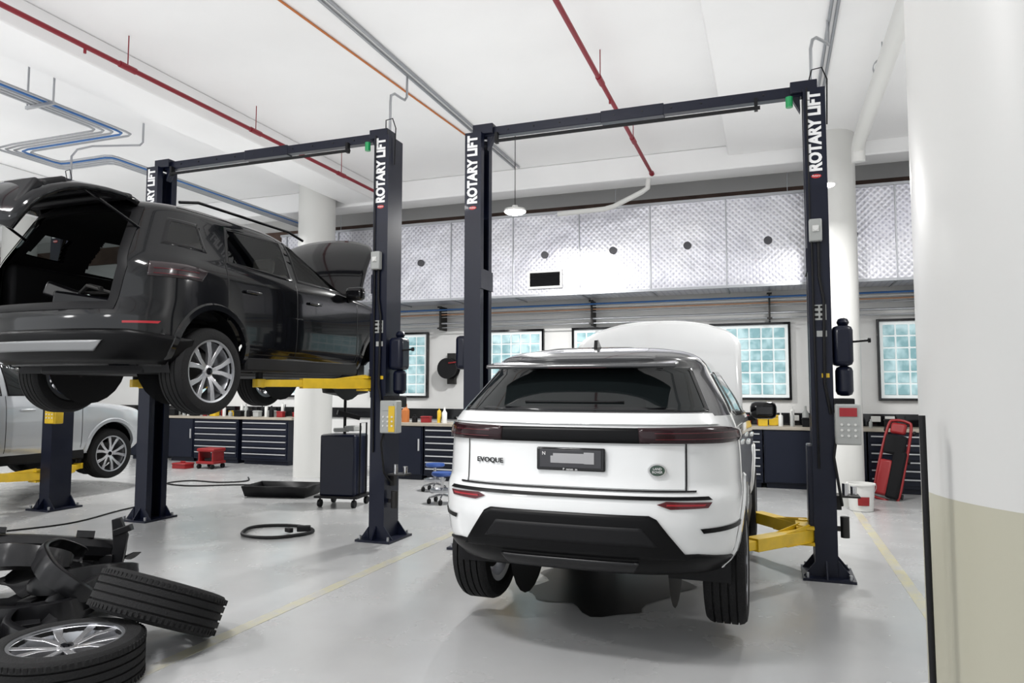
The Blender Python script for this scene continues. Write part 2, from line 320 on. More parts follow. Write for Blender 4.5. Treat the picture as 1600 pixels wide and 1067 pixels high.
# ---------------- wheels
def wheel(parent,loc,side=1,name='wheel',rim=ALLOY,rot=None,top=None,normal=None):
    if top:
        e=empty('wheel',top,'wheel',loc)
        e.rotation_mode='QUATERNION';e.rotation_quaternion=Vector((1,0,0)).rotation_difference(Vector(normal).normalized())
    else:
        e=bpy.data.objects.new(name,None);COL.objects.link(e);e.parent=parent;e.location=loc
        e.empty_display_size=.1
        if side<0: e.rotation_euler=(0,0,math.pi)
    F=1.09
    pr=[(.256,-.105),(.275,-.12),(.31,-.124),(.345,-.118),(.362,-.1)]
    for x in(-.065,-.02,.025,.07):
        pr+=[(.371,x-.012),(.371,x-.006),(.358,x-.005),(.358,x+.004),(.371,x+.005)]
    pr+=[(.362,.1),(.345,.118),(.31,.124),(.275,.12),(.256,.105),(.25,.08),(.25,-.08)]
    T=M().lathe(pr,72,'x',closed=True).obj('tyre',RUB,e,ang=30)
    if top:
        m=M()
        for k in range(72):
            a=2*math.pi*k/72
            for x0,x1 in((-.098,-.080),(.080,.098)):
                m.bc((((x0+x1)/2),.3685*math.cos(a),.3685*math.sin(a)),(.03,.018,.006),(math.degrees(a)-90+8,0,0))
        m.obj('tread_block',RUB,T,kind='stuff')
    m=M().lathe([(.232*F,.10),(.245*F,.115),(.25*F,.108),(.238*F,.095),(.222*F,.06),(.20*F,-.02),(.20*F,-.09),(.235*F,-.1)],48,'x')
    m.lathe([(.232*F,.112),(.246*F,.116),(.25*F,.108),(.236*F,.098)],48,'x',closed=True).obj('rim_barrel',STEEL,e)
    for k in range(5):
        m=M()
        if k==0:m.lathe([(0,.08),(.03,.082),(.055,.075),(.06,.06)],10,'x')
        for d,tw in((-10,-16),(12,16)):
            a0=rad(k*72+d*.6);a1=rad(k*72+d+tw*.4+6)
            am=(a0+a1)/2+rad(3)
            pts=[(.04,a0,.018,.075),(.13*F,am,.018,.092),(.236*F,a1,.026,.10)]
            vs=[]
            for r_,a,w,x in pts:
                c=Vector((0,math.cos(a),math.sin(a)));t=Vector((0,-math.sin(a),math.cos(a)))
                vs+=[c*r_-t*w+Vector((x,0,0)),c*r_+t*w+Vector((x,0,0)),c*r_+t*w*.7+Vector((x-.04,0,0)),c*r_-t*w*.7+Vector((x-.04,0,0))]
            fs=[(0,1,2,3),(8,9,10,11)]
            for i in(0,4):
                for j in range(4): fs.append((i+j,i+(j+1)%4,i+4+(j+1)%4,i+4+j))
            m.add(vs,fs)
        m.obj('spoke',rim,e,bev=.003)
    M().lathe([(.0,-.03),(.165,-.03),(.165,-.045),(0,-.045)],32,'x').obj('brake_disc',UNDER,e)
    M().lathe([(0,.09),(.03,.089),(.033,.07)],16,'x').obj('hub_cap',GBLACK,e)
    return e
# ---------------- car
def offpoly(poly,d):
    n=len(poly);A=sum(poly[i][0]*poly[(i+1)%n][1]-poly[(i+1)%n][0]*poly[i][1] for i in range(n));sg=1 if A>0 else -1
    out=[]
    for i in range(n):
        p0=Vector(poly[i-1]);p=Vector(poly[i]);p1=Vector(poly[(i+1)%n])
        a=(p-p0).normalized();b=(p1-p).normalized()
        na=Vector((-a.y,a.x))*sg;nb=Vector((-b.y,b.x))*sg;h=(na+nb);k=h.dot(na)
        out.append(tuple(p+h*(d/max(k,.35))))
    return out
def inpoly(poly,x,y):
    c=False;n=len(poly)
    for i in range(n):
        x1,y1=poly[i];x2,y2=poly[(i+1)%n]
        if (y1>y)!=(y2>y) and x<(x2-x1)*(y-y1)/(y2-y1)+x1:c=not c
    return c
class Car:
    def __init__(s,lv,Lr=.62,n=3.0,Lf=.95): s.lv=lv;s.Lr=Lr;s.n=n;s.Lf=Lf;s.c={}
    def lin(s,z):
        L=s.lv
        if z<=L[0][0]:return L[0][1:]
        for a,b in zip(L,L[1:]):
            if z<=b[0]:
                t=(z-a[0])/(b[0]-a[0]);return [a[k]+(b[k]-a[k])*t for k in(1,2,3)]
        return L[-1][1:]
    def p(s,z):
        k=round(z,4)
        if k in s.c:return s.c[k]
        q=[s.lin(z+d) for d in(-.025,-.012,0,.012,.025)];w,yr,yf=[sum(v[i] for v in q)/5 for i in range(3)]
        lr=min(s.Lr,.4*(yf-yr));lf=min(s.Lf,.4*(yf-yr));s.c[k]=(w,yr+lr,lr,yf-lf,lf);return s.c[k]
    def surf(s,mode,u,z,sg=1):
        w,yc,lr,yfc,lf=s.p(z);n=s.n
        if mode=='a':
            g=1 if u>=0 else -1;a=abs(u)
            if a<=90:
                a=rad(a);return Vector((g*w*math.sin(a)**(2/n),yc-lr*max(math.cos(a),0)**(2/n),z))
            return Vector((g*w,yc+(a-90)/100,z))
        if mode=='x':
            q=min(abs(u)/w,.9995);return Vector((u,yc-lr*(1-q**n)**(1/n),z))
        y=u
        if y<yc: x=w*(1-min((yc-y)/lr,.999)**n)**(1/n)
        elif y>yfc: x=w*(1-min((y-yfc)/lf,.999)**n)**(1/n)
        else:x=w
        return Vector((sg*x,y,z))
    def offs(s,mode,u,z,sg,d):
        P=s.surf(mode,u,z,sg);e=.012 if mode!='a' else .6
        t=s.surf(mode,u+e,z,sg)-s.surf(mode,u-e,z,sg);v=s.surf(mode,u,z+.01,sg)-s.surf(mode,u,z-.01,sg)
        nn=t.cross(v)
        if nn.length<1e-9:return P
        nn.normalize();c=Vector((0,2.1,.9))
        if nn.dot(P-c)<0:nn=-nn
        return P+nn*d
    def patch(s,poly,mode,sg=1,d=.004,nu=22,nz=6,m=None):
        m=m or M();us=[p[0] for p in poly];a,b=min(us),max(us)
        U=sorted(set([round(a+(b-a)*i/nu,5) for i in range(nu+1)]+[round(u,5) for u in us]));rows=[]
        for u in U:
            zs=[];uu=min(max(u,a+1e-4),b-1e-4)
            for (x1,z1),(x2,z2) in zip(poly,poly[1:]+poly[:1]):
                if (x1-uu)*(x2-uu)<=0 and abs(x1-x2)>1e-9: zs.append(z1+(z2-z1)*(uu-x1)/(x2-x1))
            z0,z1=min(zs),max(zs);rows.append([s.offs(mode,u,z0+(z1-z0)*k/nz,sg,d) for k in range(nz+1)])
        return m.grid(rows)
    def border(s,poly,w,mode,sg=1,d=.008,m=None):
        m=m or M();ip=offpoly(poly,w);n=len(poly);rows=[]
        for i in range(n):
            for k in range(8):
                t=k/8;j=(i+1)%n
                o=(poly[i][0]*(1-t)+poly[j][0]*t,poly[i][1]*(1-t)+poly[j][1]*t);q=(ip[i][0]*(1-t)+ip[j][0]*t,ip[i][1]*(1-t)+ip[j][1]*t)
                rows.append([s.offs(mode,o[0],o[1],sg,d-.006),s.offs(mode,(o[0]*.7+q[0]*.3),(o[1]*.7+q[1]*.3),sg,d),s.offs(mode,q[0],q[1],sg,d-.002)])
        rows.append(rows[0]);return m.grid(rows)
    def body(s,z0,z1,holes,arch,cap=False,shrink=None):
        N=max(2,int(round((z1-z0)/.02)));Z=[z0+(z1-z0)*i/N for i in range(N+1)]
        nr,ns,nf=30,70,16;rings=[]
        for z in Z:
            w,yc,lr,yfc,lf=s.p(z);R=[]
            for i in range(nr): R.append(s.surf('a',i*90/nr,z))
            for i in range(ns+1): R.append(Vector((w,yc+(yfc-yc)*i/ns,z)))
            for i in range(1,nf+1):
                b=rad(90-90*i/nf);R.append(Vector((w*math.sin(b)**(2/s.n),yfc+lf*math.cos(b)**(2/s.n),z)))
            R+= [Vector((-v.x,v.y,v.z)) for v in R[-2:0:-1]];rings.append(R)
        n=len(rings[0]);m=M();V=[v for R in rings for v in R];F=[]
        for i in range(N):
            for k in range(n):
                f=(i*n+k,i*n+(k+1)%n,(i+1)*n+(k+1)%n,(i+1)*n+k);c=sum((V[j] for j in f),Vector())/4
                if any((c.y-ay)**2+(c.z-az)**2<ar*ar and abs(c.x)>.4 for ay,az,ar in arch):continue
                if any(h(c) for h in holes):continue
                F.append(f)
        for j,v in enumerate(V):
            for ay,az,ar in arch:
                dy,dz=v.y-ay,v.z-az;L=math.hypot(dy,dz)
                if L<ar and abs(v.x)>.4 and L>ar*.7: V[j]=Vector((v.x,ay+dy/L*ar,az+dz/L*ar))
        if cap:F.append(tuple(range(N*n,N*n+n)))
        if shrink: V=[Vector((v.x*(1-shrink/.9),2.1+(v.y-2.1)*(1-shrink/2.1),v.z-shrink*.8*max(0,(v.z-1.3)/.3))) for v in V]
        used=set(i for f in F for i in f);mp={};vs=[]
        for i in sorted(used): mp[i]=len(vs);vs.append(V[i])
        m.add(vs,[[mp[i] for i in f] for f in F]);return m
def shole(poly): return lambda c:abs(c.x)>.45 and inpoly(poly,c.y,c.z)
def car_common(car,e,P,sidewins,wy,wheels,droop,gl,archm,seatm,rim=ALLOY,handles=(1.0,1.0),mirror_y=2.75,ub=.22):
    for sg in(1,-1):
        for i,poly in enumerate(sidewins):
            car.patch(offpoly(poly,.006),'y',sg,.003).obj('side_window',gl,e)
            car.border(poly,.032,'y',sg,.007).obj('window_trim',GBLACK,e)
        for ay in wy:
            rr=[];
            for k in range(33):
                a=rad(-18+216*k/32);row=[]
                for r_,d in((.395,-.03),(.40,.014),(.445,.016),(.46,.002)):
                    y=ay+r_*math.cos(a);z=max(.37+r_*math.sin(a),.34);row.append(car.offs('y',y,z,sg,d))
                rr.append(row)
            M().grid(rr).obj('wheel_arch_trim',archm,e)
            rr=[]
            for k in range(25):
                a=rad(-20+220*k/24);rr.append([Vector((sg*x,ay+.41*math.cos(a),.37+.41*math.sin(a))) for x in(.5,.86)])
            m=M().grid(rr)
            m.add([(sg*.5,ay+.41*math.cos(rad(15*k)),.37+.41*math.sin(rad(15*k))) for k in range(24)],[tuple(range(24))])
            m.obj('wheel_liner',BLACK,e)
        M().box(.80 if sg>0 else -.91,.91 if sg>0 else -.80,wy[0]+.44,wy[1]-.44,.26,.40).obj('sill',BLACK,e,bev=.02)
        m=M().bc((sg*1.03,mirror_y,1.17),(.22,.12,.15),(0,0,sg*8));m.obj('wing_mirror',CARS if archm==CARS else GBLACK,e,bev=.045)
        M().bc((sg*.91,mirror_y+.02,1.10),(.12,.05,.04)).obj('mirror_stalk',BLACK,e,bev=.01)
        for hy in handles: M().bc(car.offs('y',hy,.98,sg,.02),(.03,.2,.028)).obj('door_handle',P,e,bev=.01)
    M().box(-.6,.6,.5,4.0,ub,ub+.12).box(-.72,.72,wy[0]+.45,wy[1]-.45,ub+.02,ub+.14).obj('underbody',BLACK,e,bev=.03)
    for ay in wy:
        M().cyl((-.72,ay,.37-droop),(.72,ay,.37-droop),.035,n=10).obj('axle',UNDER,e)
        for sg in(1,-1): M().bc((sg*.5,ay+.15,.33-droop*.6),(.5,.07,.05),(0,sg*8,sg*25)).cyl((sg*.55,ay-.08,.3-droop),(sg*.52,ay-.05,.75),.05,.06,12).obj('suspension_arm',UNDER,e)
    M().cyl((-.45,.45,ub+.17),(.45,.45,ub+.17),.08,n=18).tube([(.3,.45,ub+.12),(.2,1.2,ub+.03),(.2,3.2,ub+.03)],.03,10).obj('exhaust',UNDER,e)
    for wx,ay in wheels: wheel(e,(wx*.815,ay,.37-droop),wx,rim=rim)
    for sx in(-.38,.38):
        for yy in(wy[0]+.45,wy[0]+1.35):
            M().bc((sx,yy,.98),(.48,.13,.66),(-10,0,0)).bc((sx,yy+.25,.68),(.48,.5,.14)).obj('seat',seatm,e,bev=.045)
            M().bc((sx,yy-.06,1.39),(.25,.09,.17),(-8,0,0)).obj('headrest',seatm,e,bev=.045)
# ---- white SUV
W=Car([(.34,.84,.11,4.12),(.38,.88,.05,4.2),(.45,.91,.02,4.3),(.60,.925,0,4.36),(.72,.93,.005,4.36),(.775,.93,.01,4.34),(.785,.925,.05,4.34),(.95,.92,.06,4.25),(1.03,.915,.06,4.05),(1.10,.905,.05,3.6),(1.15,.89,.06,3.3),(1.22,.86,.12,3.0),(1.26,.845,.17,2.85),(1.50,.71,.43,2.35),(1.515,.705,.36,2.3),(1.55,.68,.37,2.15),(1.59,.63,.50,1.95),(1.625,.52,.8,1.7),(1.64,.35,1.0,1.5)],.68,2.9)
e=empty('car','white compact SUV with dark roof on a lift, bonnet open','car',(-1.10,3.90,.2))
sw=[[(.66,1.21),(1.0,1.18),(1.05,1.46),(.90,1.46)],[(1.06,1.18),(1.85,1.16),(1.85,1.49),(1.10,1.47)],[(1.91,1.16),(2.85,1.15),(2.38,1.45),(1.91,1.49)]]
W.body(.34,1.20,[],[(.87,.37,.40),(3.55,.37,.40)]).obj('body',CARW,e,ang=60)
W.body(1.20,1.64,[],[],cap=True).obj('roof',ROOFM,e,ang=60)
RGO=[(-.76,1.225),(.76,1.225),(.635,1.482),(-.635,1.482)]
W.patch(RGO,'x',1,.004,40,14).obj('rear_window',PGLASS,e)
W.border(RGO,.018,'x',1,.009).obj('rear_window_trim',GBLACK,e)
W.patch([(-.30,1.268),(.30,1.268),(.30,1.274),(-.30,1.274)],'x',1,.012,12,1).obj('rear_wiper',BLACK,e,solid=.006)
car_common(W,e,CARW,sw,(.87,3.55),[(1,.87),(-1,.87),(1,3.55),(-1,3.55)],.10,PGLASS,CARW,SEATB,ALLOY,(1.5,2.4),2.75,.32)
W.patch([(-.64,.80),(.64,.80),(.64,1.04),(-.64,1.04)],'x',1,.006).obj('tailgate',CARW,e)
W.patch([(-62,1.15),(62,1.15),(58,1.208),(-58,1.208)],'a',1,.012,40,4).obj('tailgate_upper',CARW,e)
for x in(-.648,.648): W.patch([(x-.004,.79),(x+.004,.79),(x+.004,1.05),(x-.004,1.05)],'x',1,.007,2,8).obj('panel_gap',BLACK,e)
W.patch([(-.70,.784),(.70,.784),(.70,.794),(-.70,.794)],'x',1,.008,40,2).obj('panel_gap',BLACK,e)
W.patch([(-.46,1.052),(.46,1.052),(.46,1.132),(-.46,1.132)],'x',1,.014,50,4).obj('light_bar',DEEP,e,solid=.01)
for g in(1,-1):
    W.patch([(g*18,1.055),(g*60,1.050),(g*96,1.062),(g*96,1.112),(g*60,1.137),(g*18,1.132)],'a',1,.018,40,4).obj('tail_lamp',LAMP2,e,solid=.012)
    for za,zb in((1.074,1.078),(1.104,1.108)): W.patch([(g*24,za),(g*80,za),(g*80,zb),(g*24,zb)],'a',1,.021,30,1).obj('lamp_element',LAMP,e)
    W.patch([(g*.50,.725),(g*.57,.70),(g*.76,.705),(g*.78,.735),(g*.55,.742)],'x',1,.006,14,2).obj('reflector',LAMP,e)
    W.patch([(g*.55,.718),(g*.74,.716),(g*.75,.726),(g*.55,.728)],'x',1,.010,14,2).obj('reflector_lens',REFL,e)
    W.patch([(g*46,.568),(g*104,.585),(g*104,.612),(g*44,.594)],'a',1,.006,24,2).obj('bumper_slot',DEEP,e)
W.patch([(-.78,.746),(.78,.746),(.76,.762),(-.76,.762)],'x',1,.010,40,2).obj('bumper_trim',DEEP,e)
W.patch([(-.46,.665),(.46,.665),(.50,.645),(.66,.43),(-.66,.43),(-.50,.645)],'x',1,.014,40,8).obj('lower_bumper',DEEP,e,solid=.02)
W.patch([(-82,.335),(82,.335),(90,.39),(44,.455),(-44,.455),(-90,.39)],'a',1,.012,60,6).obj('bumper_skirt',DEEP,e,solid=.02)
W.patch([(-.42,.60),(.42,.60),(.50,.50),(-.50,.50)],'x',1,.017,30,5).obj('bumper_insert',BLACK,e,solid=.012)
W.patch([(-.40,.41),(.40,.41),(.36,.35),(-.36,.35)],'x',1,.022,30,5).obj('skid_plate',BLACKG,e,solid=.02)
M().bc((0,.335,1.500),(1.18,.16,.026),(8,0,0)).obj('spoiler',ROOFM,e,bev=.012)
M().bc((0,.27,1.484),(.36,.02,.010)).obj('brake_light',LAMP,e)
M().prism([(0,0),(.19,0),(.05,.075),(.02,.07)],-.012,.012,lambda a,b_,c:(c,a+.75,b_+1.61)).obj('antenna_fin',GBLACK,e,bev=.004)
py=W.surf('x',0,.95).y
M().bc((.02,py-.016,.955),(.40,.02,.130)).obj('number_plate',GBLACK,e,bev=.008)
M().bc((.02,py-.028,.958),(.36,.004,.10)).obj('plate_face',mat('plate_dark',(.03,.03,.035),.4),e,bev=.002)
M().bc((.035,py-.031,.960),(.23,.003,.055)).bc((-.07,py-.0313,.953),(.05,.003,.04)).bc((.13,py-.0313,.963),(.06,.003,.065)).obj('plate_cover',mat('blur_grey',(.32,.32,.33),.7),e,bev=.012)
text('plate_text','N',.028,WTXT,e,FRONT(-.135,py-.031,.985))
text('plate_text','P  mmm  m',.018,WTXT,e,FRONT(.02,py-.0285,.899))
p1=W.surf('x',-.49,.93)
ang=math.atan2(W.surf('x',-.45,.93).y-W.surf('x',-.53,.93).y,.08)
text('badge_lettering','EVOQUE',.040,BLACK,e,Matrix.Translation(p1+Vector((0,-.012,0)))@Matrix.Rotation(ang,4,'Z')@Matrix.Rotation(rad(90),4,'X'),.002,.0004,1.2)
p1=W.surf('x',.50,.905);ang=math.atan2(W.surf('x',.53,.9).y-W.surf('x',.47,.9).y,.06)
bm_=Matrix.Translation(p1+Vector((0,-.012,0)))@Matrix.Rotation(ang,4,'Z')
o=M().lathe([(0,-.004),(.036,-.004),(.040,.004),(0,.004)],32,'y',bm_@Matrix.Diagonal((1.12,1,.8,1))).obj('oval_badge',BGRN,e)
M().lathe([(.037,-.006),(.045,-.006),(.045,.004),(.037,.004)],32,'y',bm_@Matrix.Diagonal((1.12,1,.8,1)),True).obj('badge_ring',CHR,o)
text('badge_text','LAND\nROVER',.018,WTXT,o,bm_@Matrix.Translation((0,-.008,0))@Matrix.Rotation(rad(90),4,'X'))
def bonnet(e,y0,z0,y1,z1,w,pm):
    rows=[]
    for i in range(15):
        t=i/14;row=[]
        for j in range(25):
            s=-1+2*j/24;ww=w*(1-.03*t)*(1-.22*max(0,t-.72)**1.5/.28**1.5*.7)
            tt=t*(1-.13*abs(s)**3*t)
            row.append((s*ww,y0+(y1-y0)*tt-.06*math.sin(tt*2.6)-.05*(1-s*s),z0+(z1-z0)*tt+.05*(1-s*s)+.08*math.sin(tt*math.pi)))
        rows.append(row)
    M().grid(rows).obj('bonnet',pm,e,solid=.03)
bonnet(e,3.12,1.15,3.75,2.0,.84,CARW)
M().box(-.7,.7,3.2,4.1,.9,1.06).obj('engine_cover',BLACK,e,bev=.05)
# ---- dark SUV
K=Car([(.28,.82,.14,4.35),(.36,.90,.06,4.42),(.48,.94,.01,4.52),(.66,.95,0,4.58),(.80,.95,.04,4.58),(1.0,.945,.05,4.45),(1.08,.94,.06,4.1),(1.15,.92,.08,3.5),(1.2,.895,.10,3.3),(1.61,.735,.30,2.5),(1.66,.69,.36,2.3),(1.70,.60,.55,2.1),(1.73,.45,.9,1.8)],.62,2.8)
e=empty('car','near-black SUV raised high on a lift, tailgate and bonnet open','car',(-5.41,3.93,1.45))
sw=[[(.42,1.27),(.86,1.26),(.84,1.52),(.56,1.52)],[(1.06,1.20),(1.98,1.17),(1.98,1.60),(1.18,1.57)],[(2.05,1.17),(3.02,1.17),(2.55,1.50),(2.3,1.59),(2.05,1.60)]]
op=[(-.66,.74),(.66,.74),(.70,1.05),(.58,1.56),(-.58,1.56),(-.70,1.05)]
ho=lambda c:c.y<.8 and abs(c.x)<.8 and inpoly(op,c.x,c.z)
hs=[ho]+[shole(offpoly(p,.016)) for p in sw]
K.body(.28,1.73,hs,[(.9,.37,.42),(3.64,.37,.42)],cap=True).obj('body',CARD,e,ang=60)
K.body(.8,1.72,hs,[],cap=True,shrink=.03).obj('interior_lining',SEATB,e,ang=60)
K.border(offpoly(op,-.03),.06,'x',1,.012).obj('tailgate_opening_trim',BLACK,e)
car_common(K,e,CARD,sw,(.9,3.64),[(1,.9),(-1,.9),(-1,3.64)],.12,GLASS,CARD,SEATM,ALLOY,(1.35,2.3),2.95)
for g in(1,-1):
    for y,za,zb in((1.05,.82,1.22),(2.02,.42,1.17),(3.12,.42,1.12)): K.patch([(y-.004,za),(y+.004,za),(y+.004,zb),(y-.004,zb)],'y',g,.002,2,12).obj('panel_gap',BLACK,e)
    K.patch([(1.36,.415),(3.12,.415),(3.12,.423),(1.36,.423)],'y',g,.002,20,1).obj('panel_gap',BLACK,e)
    K.patch([(g*58,.985),(g*96,.995),(g*102,1.085),(g*86,1.11),(g*58,1.10)],'a',1,.012,30,5).obj('tail_lamp',LAMP3,e,solid=.012)
    for za in(1.005,1.045): K.patch([(g*62,za),(g*92,za+.012),(g*92,za+.018),(g*62,za+.006)],'a',1,.016,20,1).obj('lamp_element',LAMP,e)
    K.patch([(g*46,.605),(g*70,.61),(g*72,.63),(g*46,.622)],'a',1,.006,14,2).obj('reflector',REFL,e)
    M().tube([(g*.66,.75,1.70),(g*.67,.95,1.745),(g*.67,2.2,1.745),(g*.67,2.45,1.70)],.014).obj('roof_rail',GBLACK,e)
K.patch([(-86,.30),(86,.30),(94,.50),(50,.56),(-50,.56),(-94,.50)],'a',1,.010,60,6).obj('bumper_skirt',DEEP,e,solid=.02)
K.patch([(-.62,.475),(.62,.475),(.54,.40),(-.54,.40)],'x',1,.03,40,5).obj('skid_plate',mat('satin_silver',(.24,.245,.25),.4,metal=.4),e,solid=.02)
M().box(-.62,.62,.12,1.2,.68,.72).obj('cargo_floor',SEATB,e,bev=.01)
for g in(1,-1): M().bc((g*.70,.75,.93),(.16,1.0,.46)).obj('cargo_side_panel',SEATB,e,bev=.03)
M().bc((.15,.4,.80),(.5,.35,.12),(0,8,20)).bc((-.25,.5,.78),(.4,.3,.1),(0,-6,-12)).obj('cargo_liner',GBLACK,e,bev=.02)
M().tube([(.1,.3,.88),(.3,.2,.92),(.45,.35,.86),(.3,.5,.9),(.0,.4,.9),(.2,.3,.94),(.4,.25,.9)],.015).obj('cargo_strap',UNDER,e)
M().bc((-.1,.35,.88),(.3,.2,.12),(0,20,30)).obj('cargo_box',BLACKG,e,bev=.02)
pf=[(.42,1.70),(.33,1.712),(.20,1.715),(.05,1.708),(-.10,1.69),(-.25,1.665),(-.37,1.632),(-.48,1.585),(-.58,1.52),(-.66,1.43),(-.71,1.34),(-.74,1.25)]
hwl=[.58,.61,.64,.66,.68,.70,.71,.715,.71,.70,.68,.63]
rows=[]
for k,(y,z) in enumerate(pf):
    hw=hwl[k];rows.append([(hw*(-1+2*j/20),y+.08*abs(-1+2*j/20)**3*(1 if k>6 else k/7),z-.07*abs(-1+2*j/20)**4) for j in range(21)])
T=M().grid(rows).obj('tailgate',CARD,e,solid=.04,ang=60)
M().bc((0,.30,1.655),(1.10,.12,.05)).bc((.57,.02,1.62),(.11,.60,.05),(4,0,0)).bc((-.57,.02,1.62),(.11,.60,.05),(4,0,0)).bc((0,-.34,1.57),(1.26,.20,.09),(22,0,0)).bc((0,-.52,1.45),(1.26,.09,.26),(-32,0,0)).bc((0,-.61,1.32),(.9,.12,.12),(-15,0,0)).obj('tailgate_trim',BLACK,T,bev=.03)
for g in(1,-1): M().cyl((g*.66,.38,1.38),(g*.60,-.12,1.61),.012,n=8).obj('gas_strut',GBLACK,T)
bonnet(e,3.42,1.16,3.95,1.95,.80,CARD)
M().lathe([(0,.02),(.165,.02),(.165,-.01),(.09,-.01),(.085,.06),(0,.06)],32,'x',Matrix.Translation((.80,3.64,.27))).bc((.80,3.5,.30),(.09,.1,.17)).obj('brake_disc',STEEL,e)
# ---- silver SUV
S=Car([(.28,.82,.14,4.35),(.36,.90,.06,4.42),(.48,.94,.01,4.52),(.66,.945,0,4.58),(.80,.945,.04,4.55),(.95,.94,.05,4.4),(1.02,.935,.06,4.1),(1.10,.92,.08,3.4),(1.2,.895,.10,3.1),(1.61,.735,.30,2.4),(1.66,.69,.36,2.2),(1.70,.5,.7,2.0)],.5,3.2)
e=empty('car','silver SUV standing on a lift behind the dark car','car',(-10.35,4.5,.28))
S.body(.28,1.70,[],[(.9,.37,.42),(3.64,.37,.42)],cap=True).obj('body',CARS,e,ang=60)
car_common(S,e,CARS,sw,(.9,3.64),[(1,.9),(1,3.64),(-1,3.64)],.08,PGLASS,CARS,SEATB,ALLOY,(1.35,2.3),2.95)
for y,za,zb in((1.05,.82,1.22),(2.02,.42,1.17),(3.12,.42,1.12)): S.patch([(y-.004,za),(y+.004,za),(y+.004,zb),(y-.004,zb)],'y',1,.002,2,12).obj('panel_gap',BLACK,e)
# ---------------- lifts
def lift(cx,cy,cz,lab,gear=2,left_cover=True,H=4.2,tz=3.8):
    L=empty('two_post_lift',lab,'car lift',(cx,cy,0))
    for s in(1,-1):
        xi,xo=1.50,1.675;t=.015
        pl=[(xi,-.15),(xo,-.15),(xo,.15),(xi,.15),(xi,.07),(xi+t,.07),(xi+t,.135),(xo-t,.135),(xo-t,-.135),(xi+t,-.135),(xi+t,-.07),(xi,-.07)]
        C=M().prism(pl,.02,H,lambda a,b_,z:(s*a,b_,z)).obj('column',NAVY,L)
        m=M().box(1.40*s if s>0 else -1.80,1.80 if s>0 else -1.40,-.25,.23,0,.022)
        for yy in(-.152,.152):
            m.prism([(xo,.022),(xo+.11,.022),(xo,.16)],yy-.006,yy+.006,lambda a,b_,c:(s*a,c,b_))
            m.prism([(xi,.022),(xi-.09,.022),(xi,.14)],yy-.006,yy+.006,lambda a,b_,c:(s*a,c,b_))
        m.prism([(-.15,.022),(-.25,.022),(-.15,.15)],1.58,1.592,lambda a,b_,c:(s*c,a,b_))
        m.obj('base_plate',NAVY,C)
        for bx in(1.44,1.76):
            for by in(-.21,.19): M().cyl((s*bx,by,.022),(s*bx,by,.06),.014,n=6).obj('anchor_bolt',STEEL,C)
        M().box(s*xi-.012,s*xi+.012,-.156,.156,2.55,2.75).obj('column_splice',NAVY,C)
        xm=s*1.5875
        text('lettering','ROTARY LIFT',.142,WTXT,C,VERT(xm,-.1525,tz),.001,.0068,.82)
        M().lathe([(0,-.154),(.045,-.154),(.048,-.150),(0,-.150)],24,'y',Matrix.Translation((xm,0,tz-.39))@Matrix.Diagonal((.85,1,.38,1))).obj('logo_plate',RTXT,C)
        text('logo_text','Rotary',.023,WTXT,C,FRONT(xm,-.1555,tz-.388))
        M().box(min(s*1.46,s*1.64),max(s*1.46,s*1.64),-.125,.125,cz-.08,cz+.75).obj('carriage',NAVY,L,bev=.01)
        M().box(min(s*1.36,s*1.50),max(s*1.36,s*1.50),-.2,.2,cz-.07,cz-.05).box(min(s*1.36,s*1.5),max(s*1.36,s*1.5),-.2,.2,cz+.06,cz+.08).obj('arm_bracket',YEL,L,split=True)
        for pyy,tx,ty in((-.14,.78,-1.0),(.14,.80,.95)):
            p=Vector((s*1.42,pyy,cz+.005));q=Vector((s*tx,ty,cz+.005));d=q-p;l=d.length;a=math.atan2(d.y,d.x)
            mx_=Matrix.Translation(p)@Matrix.Rotation(a,4,'Z')
            A=M().box(-.06,l*.62,-.06,.06,-.05,.05,mx_).cyl(mx_@Vector((0,0,-.075)),mx_@Vector((0,0,.085)),.05).box(0,l*.3,-.075,.075,-.052,-.046,mx_).prism([(0,.05),(l*.3,.05),(0,.095)],-.05,-.04,lambda aa,bb,cc:mx_@Vector((aa,cc,bb))).prism([(0,.05),(l*.3,.05),(0,.095)],.04,.05,lambda aa,bb,cc:mx_@Vector((aa,cc,bb))).obj('arm',YEL,L,bev=.005)
            M().box(l*.5,l,-.045,.045,-.035,.035,mx_).cyl(q-Vector((0,0,.04)),q+Vector((0,0,.04)),.06).obj('arm_extension',YEL,A,bev=.004)
            M().cyl(q+Vector((0,0,.04)),q+Vector((0,0,.10)),.035).cyl(q+Vector((0,0,.10)),q+Vector((0,0,.125)),.06).obj('lift_pad',BLACK,A)
    m=M().box(-1.5,1.5,-.045,.045,H-.02,H+.075).box(-.3,.3,-.05,.05,H-.03,H+.085)
    for s in(1,-1): m.box(min(s*1.40,s*1.62),max(s*1.40,s*1.62),-.09,.09,H,H+.10).prism([(1.40,H),(1.48,H),(1.48,H-.16)],-.04,.04,lambda a,b_,c:(s*a,c,b_))
    B=m.obj('overhead_beam',NAVY,L,bev=.006)
    for k in range(10): M().cyl((-1.25+k*.27,-.055,H+.03),(-1.25+k*.27,-.04,H+.03),.007,n=6).obj('bolt',UNDER,B)
    M().tube([(-1.36,-.08,H-.09),(1.15,-.08,H-.09)],.018).box(-1.38,-1.35,-.09,-.04,H-.11,H).box(1.1,1.13,-.09,-.04,H-.11,H).obj('shutoff_bar',BLACK,B)
    M().cyl((1.39,-.10,H-.13),(1.39,-.10,H-.04),.03).obj('indicator_lamp',GRN,B)
    M().tube([(1.55,0,H+.1),(1.58,-.05,H+.20),(1.66,-.05,H+.21),(1.70,-.05,H+.1),(1.69,-.05,H-.3)],.006).obj('cable',BLACK,B)
    xm=1.5875
